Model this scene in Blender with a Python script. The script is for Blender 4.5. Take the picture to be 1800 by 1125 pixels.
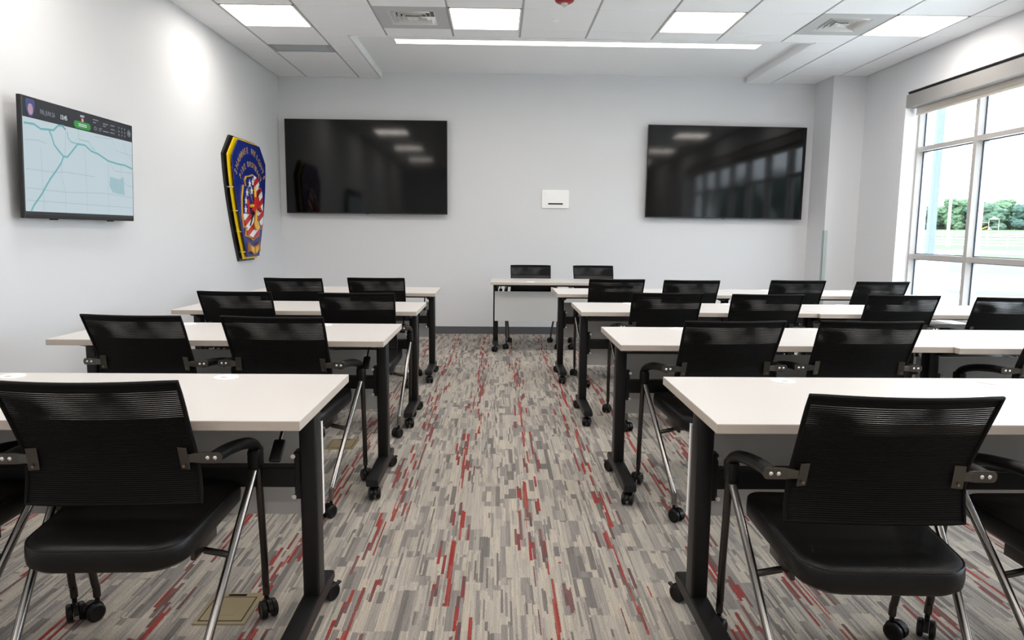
import bpy, bmesh, math, random
from mathutils import Vector, Matrix
random.seed(7)
R = math.radians
S = bpy.context.scene
COL = S.collection
for o in list(bpy.data.objects): bpy.data.objects.remove(o)

# ------------------------------------------------------------------ camera
F_PX, PITCH, YAW, ROLL, CAM_X, CAM_Z = 1222.0, .12595, .02136, .00956, -.0185, 1.2414
fh = Vector((math.sin(YAW), math.cos(YAW), 0)); rt = Vector((math.cos(YAW), -math.sin(YAW), 0)); zz = Vector((0, 0, 1))
fw = fh*math.cos(PITCH) - zz*math.sin(PITCH); up = zz*math.cos(PITCH) + fh*math.sin(PITCH)
r2 = rt*math.cos(ROLL) + up*math.sin(ROLL); u2 = up*math.cos(ROLL) - rt*math.sin(ROLL)
cam = bpy.data.cameras.new('camera'); cam.sensor_width = 36; cam.sensor_fit = 'HORIZONTAL'; cam.lens = F_PX/1800*36
cam.clip_start = .02; cam.clip_end = 2000
co = bpy.data.objects.new('camera', cam); COL.objects.link(co)
M = Matrix((r2, u2, -fw)).transposed().to_4x4(); M.translation = (CAM_X, 0, CAM_Z); co.matrix_world = M
S.camera = co

# ------------------------------------------------------------------ sky and exposure
SKY_STRENGTH, LAMP_STRENGTH, COVE_STRENGTH = 4.0, 7.2, 1.8
w = bpy.data.worlds.new('overcast_sky'); S.world = w; w.use_nodes = True
wn = w.node_tree; bg = wn.nodes['Background']
bg.inputs[0].default_value = (.84, .92, 1.0, 1); bg.inputs[1].default_value = SKY_STRENGTH
S.view_settings.view_transform = 'Standard'; S.view_settings.look = 'None'
S.view_settings.gamma = 1; S.view_settings.use_curve_mapping = False; S.view_settings.exposure = 1.2

# ------------------------------------------------------------------ materials
def srgb(r, g, b):
    f = lambda c: c/12.92 if c <= .04045 else ((c+.055)/1.055)**2.4
    return (f(r/255), f(g/255), f(b/255), 1)
def mat(name, col, rough=.5, metal=0, noise=0, nscale=30, bump=0, bscale=200, emit=None, spec=.5, estr=1):
    m = bpy.data.materials.new(name); m.use_nodes = True; nt = m.node_tree; p = nt.nodes['Principled BSDF']
    p.inputs['Base Color'].default_value = col; p.inputs['Roughness'].default_value = rough; p.inputs['Metallic'].default_value = metal
    p.inputs['Specular IOR Level'].default_value = spec
    tc = nt.nodes.new('ShaderNodeTexCoord')
    if noise:
        n = nt.nodes.new('ShaderNodeTexNoise'); n.inputs['Scale'].default_value = nscale; n.inputs['Detail'].default_value = 4
        nt.links.new(tc.outputs['Object'], n.inputs['Vector'])
        hs = nt.nodes.new('ShaderNodeHueSaturation'); hs.inputs['Color'].default_value = col
        mr = nt.nodes.new('ShaderNodeMapRange'); mr.inputs['To Min'].default_value = 1-noise; mr.inputs['To Max'].default_value = 1+noise
        nt.links.new(n.outputs['Fac'], mr.inputs['Value']); nt.links.new(mr.outputs[0], hs.inputs['Value'])
        nt.links.new(hs.outputs[0], p.inputs['Base Color'])
    if bump:
        n = nt.nodes.new('ShaderNodeTexNoise'); n.inputs['Scale'].default_value = bscale; n.inputs['Detail'].default_value = 2
        nt.links.new(tc.outputs['Object'], n.inputs['Vector'])
        b = nt.nodes.new('ShaderNodeBump'); b.inputs['Strength'].default_value = bump; b.inputs['Distance'].default_value = .002
        nt.links.new(n.outputs['Fac'], b.inputs['Height']); nt.links.new(b.outputs[0], p.inputs['Normal'])
    if emit:
        p.inputs['Emission Color'].default_value = emit; p.inputs['Emission Strength'].default_value = estr
    return m
M_wall = mat('wall_paint', srgb(219, 221, 224), .65, bump=.15, bscale=350)
M_ceil = mat('ceiling_tile', srgb(243, 245, 247), .9, noise=.03, nscale=90, bump=.3, bscale=500)
M_gyp = mat('gypsum_white', srgb(242, 244, 246), .8)
M_grid = mat('grid_white', srgb(175, 178, 180), .6)
M_base = mat('rubber_base', srgb(88, 88, 92), .55)
M_white = mat('white_plastic', srgb(250, 250, 250), .4)
M_alu = mat('window_aluminium', srgb(178, 174, 171), .45)
M_gasket = mat('dark_gasket', srgb(40, 60, 80), .6)
M_sill = mat('sill_white', srgb(238, 240, 242), .4)
M_cass = mat('shade_cassette', srgb(152, 151, 149), .5)
M_shade = mat('shade_fabric', srgb(225, 218, 208), .8, bump=.2, bscale=900)
M_dark = mat('dark_gap', srgb(30, 30, 32), .8)
M_top = mat('laminate_top', srgb(204, 201, 198), .38, noise=.015, nscale=300)
M_edge = mat('laminate_edge', srgb(186, 176, 166), .45)
M_modesty = mat('modesty_grey', srgb(204, 204, 203), .55, noise=.02, nscale=200)
M_steel = mat('black_steel', (.005, .005, .0055, 1), .42, bump=.1, bscale=600, spec=.35)
M_blackpl = mat('black_plastic', (.003, .003, .0033, 1), .42, spec=.3)
M_leather = mat('black_leather', (.003, .003, .0032, 1), .38, bump=.25, bscale=450, spec=.3)
M_gun = mat('gunmetal_tube', (.075, .07, .066, 1), .3, metal=1)
M_chrome = mat('smoked_chrome', (.24, .23, .22, 1), .22, metal=1)
M_bracket = mat('bracket_bronze', (.115, .108, .098, 1), .36, metal=1)
M_screw = mat('zinc_screw', (.8, .8, .8, 1), .25, metal=.8)
M_brass = mat('brass_screw', (.30, .24, .15, 1), .35, metal=1)
M_screen = mat('glass_screen', (.0015, .0015, .0017, 1), .07, spec=.35)
M_bezel = mat('screen_bezel', (.006, .006, .006, 1), .35)
M_guard = mat('steel_guard', srgb(178, 188, 186), .35, metal=.6)
M_brasspl = mat('bronze_plate', srgb(150, 137, 108), .45, metal=.35, noise=.06, nscale=200)
M_red = mat('red_plastic', srgb(150, 28, 34), .35)
M_lens = mat('clear_lens', srgb(215, 210, 205), .2)
M_vent = mat('vent_grey', srgb(190, 192, 192), .55)
M_fin = mat('vent_fin', srgb(215, 216, 215), .5)
M_grille = mat('grille_grey', srgb(205, 210, 213), .7)
M_lamp = mat('lamp_diffuser', (1, 1, 1, 1), .5, emit=(1, .925, .855, 1), estr=LAMP_STRENGTH)
M_cove = mat('linear_lens', (1, 1, 1, 1), .5, emit=(1, .96, .92, 1), estr=COVE_STRENGTH)
M_lampfr = mat('lamp_frame', srgb(240, 236, 230), .4)

def carpet():
    m = bpy.data.materials.new('striped_carpet'); m.use_nodes = True; nt = m.node_tree; p = nt.nodes['Principled BSDF']; L = nt.links
    p.inputs['Roughness'].default_value = .95; p.inputs['Specular IOR Level'].default_value = .1
    def nd(t, **k):
        n = nt.nodes.new(t)
        for a, b in k.items(): setattr(n, a, b)
        return n
    def mth(op, a, b=None):
        n = nd('ShaderNodeMath', operation=op)
        for i, v in enumerate((a, b)):
            if v is None: continue
            if isinstance(v, (int, float)): n.inputs[i].default_value = v
            else: L.new(v, n.inputs[i])
        return n.outputs[0]
    tc = nd('ShaderNodeTexCoord'); sx = nd('ShaderNodeSeparateXYZ'); L.new(tc.outputs['Object'], sx.inputs[0])
    # slight raggedness of the stripe ends
    rag = nd('ShaderNodeTexNoise'); rag.inputs['Scale'].default_value = 160; L.new(tc.outputs['Object'], rag.inputs['Vector'])
    ragv = mth('MULTIPLY', mth('SUBTRACT', rag.outputs['Fac'], .5), .02)
    X, Y = mth('ADD', sx.outputs[0], mth('MULTIPLY', ragv, .22)), mth('ADD', sx.outputs[1], ragv)
    def cells(wx, ly, seed, block=None):
        c = mth('FLOOR', mth('DIVIDE', X, wx)); cb = mth('FLOOR', mth('DIVIDE', X, block)) if block else c
        w1 = nd('ShaderNodeTexWhiteNoise', noise_dimensions='2D'); cv = nd('ShaderNodeCombineXYZ'); L.new(cb, cv.inputs[0]); cv.inputs[1].default_value = 1.1 if block else seed
        L.new(cv.outputs[0], w1.inputs['Vector'])
        rw = mth('FLOOR', mth('ADD', mth('DIVIDE', Y, ly), mth('MULTIPLY', w1.outputs['Value'], 9.7)))
        cv2 = nd('ShaderNodeCombineXYZ'); L.new(c, cv2.inputs[0]); L.new(rw, cv2.inputs[1]); cv2.inputs[2].default_value = seed
        w2 = nd('ShaderNodeTexWhiteNoise', noise_dimensions='3D'); L.new(cv2.outputs[0], w2.inputs['Vector'])
        return w2.outputs['Value']
    def ramp(v, stops, interp='CONSTANT'):
        r = nd('ShaderNodeValToRGB'); r.color_ramp.interpolation = interp
        e = r.color_ramp.elements
        while len(e) < len(stops): e.new(.5)
        for i, (ps, c) in enumerate(stops): e[i].position = ps; e[i].color = c
        L.new(v, r.inputs[0]); return r.outputs[0]
    def mix(f, a, b):
        n = nd('ShaderNodeMix', data_type='RGBA')
        if isinstance(f, (int, float)): n.inputs[0].default_value = f
        else: L.new(f, n.inputs[0])
        for i, v in ((6, a), (7, b)):
            if isinstance(v, tuple): n.inputs[i].default_value = v
            else: L.new(v, n.inputs[i])
        return n.outputs[2]
    LT, CR, GR, DG, DK = srgb(168, 162, 153), srgb(177, 169, 157), srgb(152, 147, 141), srgb(135, 131, 127), srgb(116, 112, 109)
    wide = ramp(cells(.036, .25, 1.3, .5), [(0, LT), (.24, GR), (.42, CR), (.60, DG), (.78, LT), (.92, DK)])
    mid = ramp(cells(.021, .25, 5.3, .5), [(0, LT), (.3, DG), (.5, CR), (.66, GR), (.84, DK)])
    thin = ramp(cells(.0075, .15, 4.7), [(0, LT), (.3, CR), (.52, GR), (.76, DG), (.92, DK)])
    base = mix(mth('GREATER_THAN', cells(.042, .125, 8.1), .52), wide, mid)
    base = mix(mth('GREATER_THAN', cells(.026, .25, 3.4), .64), base, thin)
    # red yarns run in narrow lanes along the room, stepping sideways from tile to tile
    PW = .315; lc = mth('FLOOR', mth('DIVIDE', X, PW)); lx = mth('SUBTRACT', X, mth('MULTIPLY', lc, PW))
    lr = mth('FLOOR', mth('ADD', mth('DIVIDE', Y, .5), mth('MULTIPLY', lc, .37)))
    cv = nd('ShaderNodeCombineXYZ'); L.new(lc, cv.inputs[0]); L.new(lr, cv.inputs[1]); wj = nd('ShaderNodeTexWhiteNoise', noise_dimensions='2D'); L.new(cv.outputs[0], wj.inputs['Vector'])
    d = mth('ABSOLUTE', mth('SUBTRACT', lx, mth('ADD', .155, mth('MULTIPLY', mth('SUBTRACT', wj.outputs['Value'], .5), .07))))
    red1 = mth('MULTIPLY', mth('LESS_THAN', d, .0095), mth('GREATER_THAN', cells(.0095, .17, 2.9), .5))
    red2 = mth('MULTIPLY', mth('LESS_THAN', d, .062), mth('GREATER_THAN', cells(.0115, .15, 7.7), .84))
    rc1 = ramp(cells(.0095, .1, 6.3), [(0, srgb(142, 66, 60)), (.4, srgb(152, 84, 76)), (.7, srgb(128, 76, 72)), (.86, srgb(150, 58, 52))])
    rc2 = ramp(cells(.0115, .15, 9.3), [(0, srgb(116, 88, 86)), (.35, srgb(128, 72, 70)), (.65, srgb(104, 82, 82)), (.85, srgb(144, 66, 61))])
    col = mix(red1, mix(red2, base, rc2), rc1)
    hv = nd('ShaderNodeHueSaturation'); L.new(col, hv.inputs['Color'])
    L.new(mth('ADD', .88, mth('MULTIPLY', cells(.0045, .12, 11.7), .24)), hv.inputs['Value']); col = hv.outputs[0]
    f = nd('ShaderNodeTexNoise'); f.inputs['Scale'].default_value = 330; f.inputs['Detail'].default_value = 3; L.new(tc.outputs['Object'], f.inputs['Vector'])
    mr = nd('ShaderNodeMapRange'); mr.inputs['From Min'].default_value = .3; mr.inputs['From Max'].default_value = .7; mr.inputs['To Min'].default_value = .6; mr.inputs['To Max'].default_value = 1.34; L.new(f.outputs['Fac'], mr.inputs['Value'])
    hs = nd('ShaderNodeHueSaturation'); L.new(col, hs.inputs['Color']); L.new(mr.outputs[0], hs.inputs['Value']); L.new(hs.outputs[0], p.inputs['Base Color'])
    b = nd('ShaderNodeBump'); b.inputs['Strength'].default_value = .5; b.inputs['Distance'].default_value = .003; L.new(f.outputs['Fac'], b.inputs['Height']); L.new(b.outputs[0], p.inputs['Normal'])
    return m
M_carpet = carpet()

def mesh_fabric():
    """black knit: fine horizontal ribs, open between the ribs in the upper band of the back"""
    m = bpy.data.materials.new('knit_mesh'); m.use_nodes = True; nt = m.node_tree; p = nt.nodes['Principled BSDF']; L = nt.links
    p.inputs['Base Color'].default_value = (.0025, .0025, .0028, 1); p.inputs['Roughness'].default_value = .7; p.inputs['Specular IOR Level'].default_value = .2
    tc = nt.nodes.new('ShaderNodeTexCoord'); sx = nt.nodes.new('ShaderNodeSeparateXYZ'); L.new(tc.outputs['Object'], sx.inputs[0])
    def mth(op, a, b=None):
        n = nt.nodes.new('ShaderNodeMath'); n.operation = op
        for i, v in enumerate((a, b)):
            if v is None: continue
            if isinstance(v, (int, float)): n.inputs[i].default_value = v
            else: L.new(v, n.inputs[i])
        return n.outputs[0]
    rib = mth('SINE', mth('MULTIPLY', sx.outputs[2], 2*math.pi/.0056))
    gap = mth('GREATER_THAN', rib, .68)
    band = mth('MULTIPLY', mth('GREATER_THAN', sx.outputs[2], .772), mth('LESS_THAN', sx.outputs[2], .85))
    nz = nt.nodes.new('ShaderNodeTexNoise'); nz.inputs['Scale'].default_value = 7; nz.inputs['Detail'].default_value = 1; L.new(tc.outputs['Object'], nz.inputs['Vector'])
    op = mth('MULTIPLY', mth('MULTIPLY', gap, band), mth('MULTIPLY', mth('MAXIMUM', mth('SUBTRACT', nz.outputs['Fac'], .40), 0), 1.0))
    tr = nt.nodes.new('ShaderNodeBsdfTransparent'); mx = nt.nodes.new('ShaderNodeMixShader')
    L.new(op, mx.inputs[0]); L.new(p.outputs[0], mx.inputs[1]); L.new(tr.outputs[0], mx.inputs[2])
    L.new(mx.outputs[0], nt.nodes['Material Output'].inputs['Surface'])
    b = nt.nodes.new('ShaderNodeBump'); b.inputs['Strength'].default_value = .4; b.inputs['Distance'].default_value = .002; L.new(rib, b.inputs['Height']); L.new(b.outputs[0], p.inputs['Normal'])
    return m
M_mesh = mesh_fabric()
M_fabric = mat('knit_border', (.0025, .0025, .0028, 1), .7, spec=.2)

def pane_glass():
    m = bpy.data.materials.new('window_glass'); m.use_nodes = True; nt = m.node_tree; L = nt.links
    nt.nodes.remove(nt.nodes['Principled BSDF'])
    t = nt.nodes.new('ShaderNodeBsdfTransparent'); t.inputs[0].default_value = (.955, .97, .975, 1)
    g = nt.nodes.new('ShaderNodeBsdfGlossy'); g.inputs['Roughness'].default_value = .02
    lw = nt.nodes.new('ShaderNodeLayerWeight'); mx = nt.nodes.new('ShaderNodeMixShader')
    pw = nt.nodes.new('ShaderNodeMath'); pw.operation = 'POWER'; pw.inputs[1].default_value = 5; L.new(lw.outputs['Facing'], pw.inputs[0])
    ma = nt.nodes.new('ShaderNodeMath'); ma.operation = 'MULTIPLY_ADD'; ma.inputs[1].default_value = .8; ma.inputs[2].default_value = .035; L.new(pw.outputs[0], ma.inputs[0])
    L.new(ma.outputs[0], mx.inputs[0]); L.new(t.outputs[0], mx.inputs[1]); L.new(g.outputs[0], mx.inputs[2])
    L.new(mx.outputs[0], nt.nodes['Material Output'].inputs['Surface'])
    return m
M_glass = pane_glass()

# ------------------------------------------------------------------ mesh helpers
class B:
    def __init__(s): s.bm = bmesh.new()
    def box(s, c, d, bev=0, rot=None, seg=2):
        t = bmesh.new(); bmesh.ops.create_cube(t, size=1)
        bmesh.ops.scale(t, vec=d, verts=t.verts)
        if bev: bmesh.ops.bevel(t, geom=t.edges[:], offset=bev, segments=seg, affect='EDGES', profile=.5)
        mx = Matrix.Translation(c)
        if rot: mx = mx @ rot
        bmesh.ops.transform(t, matrix=mx, verts=t.verts); return s.add(t)
    def add(s, t):
        me = bpy.data.meshes.new('t'); t.to_mesh(me); t.free(); s.bm.from_mesh(me); bpy.data.meshes.remove(me); return s
    def span(s, a, b, bev=0):
        return s.box([(a[i]+b[i])/2 for i in range(3)], [abs(b[i]-a[i]) for i in range(3)], bev)
    def tube(s, pts, r, seg=10, closed=False, sq=None):
        pts = [Vector(p) for p in pts]; n = len(pts); rings = []
        rad = r if isinstance(r, (list, tuple)) else [r]*n
        prev = None
        for i, p in enumerate(pts):
            a = pts[(i-1) % n] if (closed or i) else p; b = pts[(i+1) % n] if (closed or i < n-1) else p
            t = (b-a).normalized()
            if prev is None:
                ref = Vector((0, 0, 1)) if abs(t.z) < .9 else Vector((0, 1, 0))
                u = t.cross(ref).normalized()
            else:
                u = (prev - t*prev.dot(t)).normalized()
            prev = u; v = t.cross(u)
            ku, kv = (1, 1) if sq is None else sq
            rings.append([s.bm.verts.new(p + (u*ku*math.cos(2*math.pi*k/seg) + v*kv*math.sin(2*math.pi*k/seg))*rad[i]) for k in range(seg)])
        m = n if closed else n-1
        for i in range(m):
            A, C = rings[i], rings[(i+1) % n]
            for k in range(seg): s.bm.faces.new((A[k], A[(k+1) % seg], C[(k+1) % seg], C[k]))
        if not closed:
            s.bm.faces.new(rings[0][::-1]); s.bm.faces.new(rings[-1])
        return s
    def cyl(s, a, b, r, seg=16): return s.tube([a, b], r, seg)
    def prism(s, poly, d, mx=None):
        """poly in local x,z; thickness d along y (0 .. d)"""
        vs = [s.bm.verts.new((x, 0, z)) for x, z in poly]; ws = [s.bm.verts.new((x, d, z)) for x, z in poly]; n = len(poly)
        s.bm.faces.new(vs); s.bm.faces.new(ws[::-1])
        for i in range(n): s.bm.faces.new((vs[i], ws[i], ws[(i+1) % n], vs[(i+1) % n]))
        if mx: bmesh.ops.transform(s.bm, matrix=mx, verts=vs+ws)
        return s
    def rings(s, rr, cap=True):
        R_ = [[s.bm.verts.new(p) for p in r] for r in rr]; n = len(R_[0])
        for A, C in zip(R_, R_[1:]):
            for k in range(n): s.bm.faces.new((A[k], A[(k+1) % n], C[(k+1) % n], C[k]))
        if cap: s.bm.faces.new(R_[0][::-1]); s.bm.faces.new(R_[-1])
        return s
    def obj(s, name, m, parent=None, smooth=False, loc=None):
        bmesh.ops.recalc_face_normals(s.bm, faces=s.bm.faces)
        me = bpy.data.meshes.new(name); s.bm.to_mesh(me); s.bm.free()
        for mm in (m if isinstance(m, list) else [m]): me.materials.append(mm)
        if smooth:
            for p in me.polygons: p.use_smooth = True
            me.set_sharp_from_angle(angle=R(40))
        return link(name, me, parent, loc)
def link(name, data, parent=None, loc=None):
    o = bpy.data.objects.new(name, data); COL.objects.link(o)
    if parent: o.parent = parent
    if loc: o.location = loc
    return o
def tag(o, label, cat, group=None):
    o['label'] = label; o['category'] = cat
    if group: o['group'] = group
    return o
def empty(name, loc=(0, 0, 0), rz=0):
    o = link(name, None, loc=loc); o.rotation_euler = (0, 0, rz); o.empty_display_size = .1; return o
def struct(o): o['kind'] = 'structure'; return o
def copy_tree(o, parent=None):
    c = o.copy(); COL.objects.link(c); c.parent = parent
    for ch in [x for x in KIDS.get(o, [])]: copy_tree(ch, c)
    return c
KIDS = {}
def index_tree(o):
    KIDS[o] = list(o.children)
    for c in o.children: index_tree(c)
def text_obj(body, size, name, m, parent, loc, extrude=.0005, align='LEFT', rot=(R(90), 0, 0), sx=1):
    cu = bpy.data.curves.new('txt', 'FONT'); cu.body = body; cu.size = size; cu.extrude = extrude; cu.align_x = align; cu.resolution_u = 2
    t = bpy.data.objects.new('txt', cu); COL.objects.link(t)
    bpy.context.view_layer.update()
    me = bpy.data.meshes.new_from_object(t.evaluated_get(bpy.context.evaluated_depsgraph_get()))
    bpy.data.objects.remove(t); bpy.data.curves.remove(cu)
    me.materials.clear(); me.materials.append(m)
    o = link(name, me, parent, loc); o.rotation_euler = rot; o.scale = (sx, 1, 1); return o

# ------------------------------------------------------------------ the room
XL, XR, YB, YF, CH, COVE = -2.60, 4.11, 8.437, -3.2, 3.0105, 3.078
PIER_X, PIER_Y = 3.735, 7.99
WY0, WY1, WZ0, WZ1 = 1.10, 7.19, .455, 2.68     # window opening
WT = .30
struct(B().span((XL-.2, YF-.2, -.1), (XR+WT, YB+.2, 0)).obj('floor', M_carpet))
struct(B().span((XL-.2, YF-.2, 0), (XL, YB+.2, 3.3)).obj('wall_left', M_wall))
struct(B().span((XL, YB, 0), (XR+WT, YB+.2, 3.3)).obj('wall_back', M_wall))
struct(B().span((XL, YF-.2, 0), (XR+WT, YF, 3.3)).obj('wall_rear', M_wall))
wr = B()
wr.span((XR, YF, 0), (XR+WT, WY0, 3.3)); wr.span((XR, WY1, 0), (XR+WT, YB, 3.3))
wr.span((XR, WY0, 0), (XR+WT, WY1, WZ0)); wr.span((XR, WY0, WZ1), (XR+WT, WY1, 3.3))
struct(wr.obj('wall_right', M_wall))
struct(B().span((PIER_X, PIER_Y, 0), (XR, YB, 3.3)).obj('wall_corner', M_wall))
BBH = .09
struct(B().span((XL, YB-.008, 0), (PIER_X, YB, BBH)).obj('baseboard_back', M_base))
struct(B().span((XL, YF, 0), (XL+.008, YB, BBH)).obj('baseboard_left', M_base))
struct(B().span((XR-.008, YF, 0), (XR, PIER_Y, BBH)).obj('baseboard_right', M_base))
struct(B().span((PIER_X-.008, PIER_Y-.008, 0), (XR, PIER_Y, BBH)).span((PIER_X-.008, PIER_Y, 0), (PIER_X, YB, BBH)).obj('baseboard_corner', M_base))

# ceiling: a raised plain tray before the back wall, lay-in tiles everywhere else
TX0, TX1, TY0 = -1.383, 2.902, 6.683
ceiling = struct(B().span((XL-.2, YF-.2, 3.2), (XR+WT, YB+.2, 3.3)).obj('ceiling', M_gyp))
B().span((TX0, TY0, COVE), (TX1, YB, COVE+.05)).obj('tray_panel', M_gyp, ceiling)
B().span((TX0-.016, TY0-.016, CH-.004), (TX0, YB, COVE+.05)).obj('tray_edge', M_gyp, ceiling)
B().span((TX1, TY0-.016, CH-.004), (TX1+.016, YB, COVE+.05)).obj('tray_edge', M_gyp, ceiling)
B().span((TX0-.016, TY0-.016, CH-.004), (TX1+.016, TY0, COVE+.05)).obj('tray_edge', M_gyp, ceiling)
PX, PY = .606, .602
GX = [XL] + [-2.256+PX*k for k in range(11)] + [XR]
GY = [5.815+PY*j for j in range(-15, 5)] + [YB]
LIGHT_COLS = (1, 4, 7, 10); VENT_COLS = (3, 9)
tile_cache = {}
def tile(x0, x1, y0, y1):
    dx, dy = round(x1-x0, 3), round(y1-y0, 3)
    if dx < .03 or dy < .03: return
    if (dx, dy) not in tile_cache:
        b = B(); gx, gy = .009, .0025
        a = [(-dx/2+gx, -dy/2+gy), (dx/2-gx, -dy/2+gy), (dx/2-gx, dy/2-gy), (-dx/2+gx, dy/2-gy)]
        q = lambda pts, k, z: [(x*(1-k/dx*2), y*(1-k/dy*2), z) for x, y in pts]
        b.rings([q(a, 0, .018), q(a, 0, .003), q(a, .003, 0)])
        o = b.obj('ceiling_tile', M_ceil, ceiling); tile_cache[(dx, dy)] = o.data
    else:
        o = link('ceiling_tile', tile_cache[(dx, dy)], ceiling)
    o.location = ((x0+x1)/2, (y0+y1)/2, CH)
LIGHT_ROWS = (15, 11, 7, 3)
lights_at, vents_at = [], []
for i in range(len(GX)-1):
    for j in range(len(GY)-1):
        x0, x1, y0, y1 = GX[i], GX[i+1], GY[j], GY[j+1]
        if y0 >= PIER_Y-.02: x1 = min(x1, PIER_X)
        if x1-x0 < .03: continue
        if j in LIGHT_ROWS and i in LIGHT_COLS: lights_at.append((x0, x1, y0, y1)); continue
        if j == 15 and i in VENT_COLS: vents_at.append((x0, x1, y0, y1)); continue
        if i == 1 and j == 17: tile(x0, x1, y0+.262, y1); continue
        if y1 > PIER_Y and x1 > PIER_X and y0 < PIER_Y:
            if x0 < PIER_X: tile(x0, PIER_X, PIER_Y, y1)
            y1 = PIER_Y
        if y1 <= TY0 or x1 <= TX0 or x0 >= TX1: tile(x0, x1, y0, y1); continue
        if y0 < TY0: tile(x0, x1, y0, TY0-.016)
        ya = max(y0, TY0-.016)
        if x0 < TX0: tile(x0, TX0-.016, ya, y1)
        if x1 > TX1: tile(TX1+.016, x1, ya, y1)
for i, gx in enumerate(GX[1:-1]):
    y1 = TY0-.016 if TX0 < gx < TX1 else (PIER_Y if gx > PIER_X else YB)
    B().span((gx-.012, YF, CH+.006), (gx+.012, y1, CH+.016)).obj('ceiling_runner', M_grid, ceiling)
for j, gy in enumerate(GY[:-1]):
    if gy < TY0: B().span((XL, gy-.01, CH+.0065), (XR, gy+.01, CH+.0155)).obj('ceiling_tee', M_grid, ceiling)
    else:
        B().span((XL, gy-.01, CH+.0065), (TX0-.016, gy+.01, CH+.0155)).obj('ceiling_tee', M_grid, ceiling)
        B().span((TX1+.016, gy-.01, CH+.0065), (XR, gy+.01, CH+.0155)).obj('ceiling_tee', M_grid, ceiling)

# ------------------------------------------------------------------ window
win = struct(empty('window_1', (0, 0, 0)))
FX0, FX1 = 4.25, 4.37
PANE_W = .866; MY = [WY1-.05-PANE_W*k for k in range(8)]       # mullion centre lines
RZ = (2.112, 1.03)
B().span((FX0, WY1-.03, WZ0), (FX1, WY1, WZ1)).obj('jamb', M_alu, win)
B().span((FX0, WY0, WZ0), (FX1, WY0+.05, WZ1)).obj('jamb', M_alu, win)
B().span((FX0, WY0, WZ0), (FX1, WY1, WZ0+.05)).obj('bottom_rail', M_alu, win)
B().span((FX0, WY0, WZ1-.05), (FX1, WY1, WZ1)).obj('head_rail', M_alu, win)
for y in MY[1:-1]: B().span((FX0, y-.0, WZ0+.05), (FX1, y+.045, WZ1-.05)).obj('mullion', M_alu, win)
edges = [WY1-.03] + [v for y in MY[1:-1] for v in (y+.045, y)] + [WY0+.05]
zs = [WZ1-.05, RZ[0]+.021, RZ[0]-.021, RZ[1]+.025, RZ[1]-.025, WZ0+.05]
for k in range(0, len(edges), 2):
    ya, yb = edges[k+1], edges[k]
    for z, h in ((RZ[0], .021), (RZ[1], .025)):
        B().span((FX0+.002, ya, z-h), (FX1-.002, yb, z+h)).obj('transom', M_alu, win)
    for q in range(0, 6, 2):
        z0, z1 = zs[q+1], zs[q]
        p = B().span((4.318, ya+.004, z0+.004), (4.326, yb-.004, z1-.004)).obj('pane', M_glass, win)
        gk = B()
        for a, b in (((ya, z0), (ya+.01, z1)), ((yb-.01, z0), (yb, z1)), ((ya, z0), (yb, z0+.008)), ((ya, z1-.008), (yb, z1))):
            gk.span((4.31, a[0], a[1]), (4.317, b[0], b[1]))
        gk.obj('gasket', M_gasket, p)
struct(B().span((XR-.02, WY0, WZ0-.02), (FX0, WY1, WZ0+.004), .003).obj('window_sill', M_sill))
trim = B().span((XR+.001, WY1-.004, WZ0), (FX0, WY1, WZ1)).obj('trim_1', M_sill); struct(trim)
sh = tag(empty('roller_shade', (4.16, (WY0+WY1)/2, 2.6)), 'grey cassette with rolled pale shade fabric along the window head', 'window shade')
ly = (WY1-WY0)/2
B().span((-.05, -ly+.003, -.075), (-.035, ly-.003, .052), .002).obj('cassette', M_cass, sh)
B().span((-.035, -ly+.003, -.075), (.055, ly-.003, -.068)).obj('cassette_bottom', M_cass, sh)
B().span((-.03, -ly+.003, .062), (.085, ly-.003, .078)).obj('shadow_gap', M_dark, sh)
B().span((.055, -ly+.02, -.125), (.058, ly-.02, .04)).obj('fabric', M_shade, sh)
B().span((.05, -ly+.02, -.152), (.063, ly-.02, -.125), .003).obj('bottom_bar', M_shade, sh)

# ------------------------------------------------------------------ ceiling fittings
def ceiling_light(x0, x1, y0, y1, label):
    t = tag(empty('ceiling_light', ((x0+x1)/2, (y0+y1)/2, CH)), label, 'ceiling light', 'square lay-in ceiling lights')
    h = (x1-x0)/2-.008; k = (y1-y0)/2-.004
    f = B()
    for a, b in (((-h, -k), (-h+.014, k)), ((h-.014, -k), (h, k)), ((-h, -k), (h, -k+.014)), ((-h, k-.014), (h, k))):
        f.span((a[0], a[1], -.002), (b[0], b[1], .05))
    f.obj('frame', M_lampfr, t)
    # vaulted white reflectors rising to a central diffuser
    for s in (-1, 1):
        b = B(); n = 6; pts = []
        for q in range(n+1):
            a = q/n; pts.append((s*(h-.014-(h-.1)*a), .004+.03*math.sin(a*math.pi/2)))
        rr = [[(x, -k+.014, z) for x, z in pts], [(x, k-.014, z) for x, z in pts]]
        va = [b.bm.verts.new(p) for p in rr[0]]; vb = [b.bm.verts.new(p) for p in rr[1]]
        for q in range(n): b.bm.faces.new((va[q], va[q+1], vb[q+1], vb[q]))
        b.obj('diffuser', M_lamp, t, True)
    b = B(); n = 8; va, vb = [], []
    for q in range(n+1):
        a = -1+2*q/n; x = a*.1; z = .034-.018*(1-a*a)
        va.append(b.bm.verts.new((x, -k+.014, z))); vb.append(b.bm.verts.new((x, k-.014, z)))
    for q in range(n): b.bm.faces.new((va[q], va[q+1], vb[q+1], vb[q]))
    b.obj('lamp_basket', M_lamp, t, True)
    return t
front = {1: 'lit square ceiling light nearest the left wall with the map screen',
         4: 'lit square ceiling light just left of the red ceiling alarm',
         7: 'lit square ceiling light between the red alarm and the right air vent',
         10: 'lit square ceiling light beside the window wall'}
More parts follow.
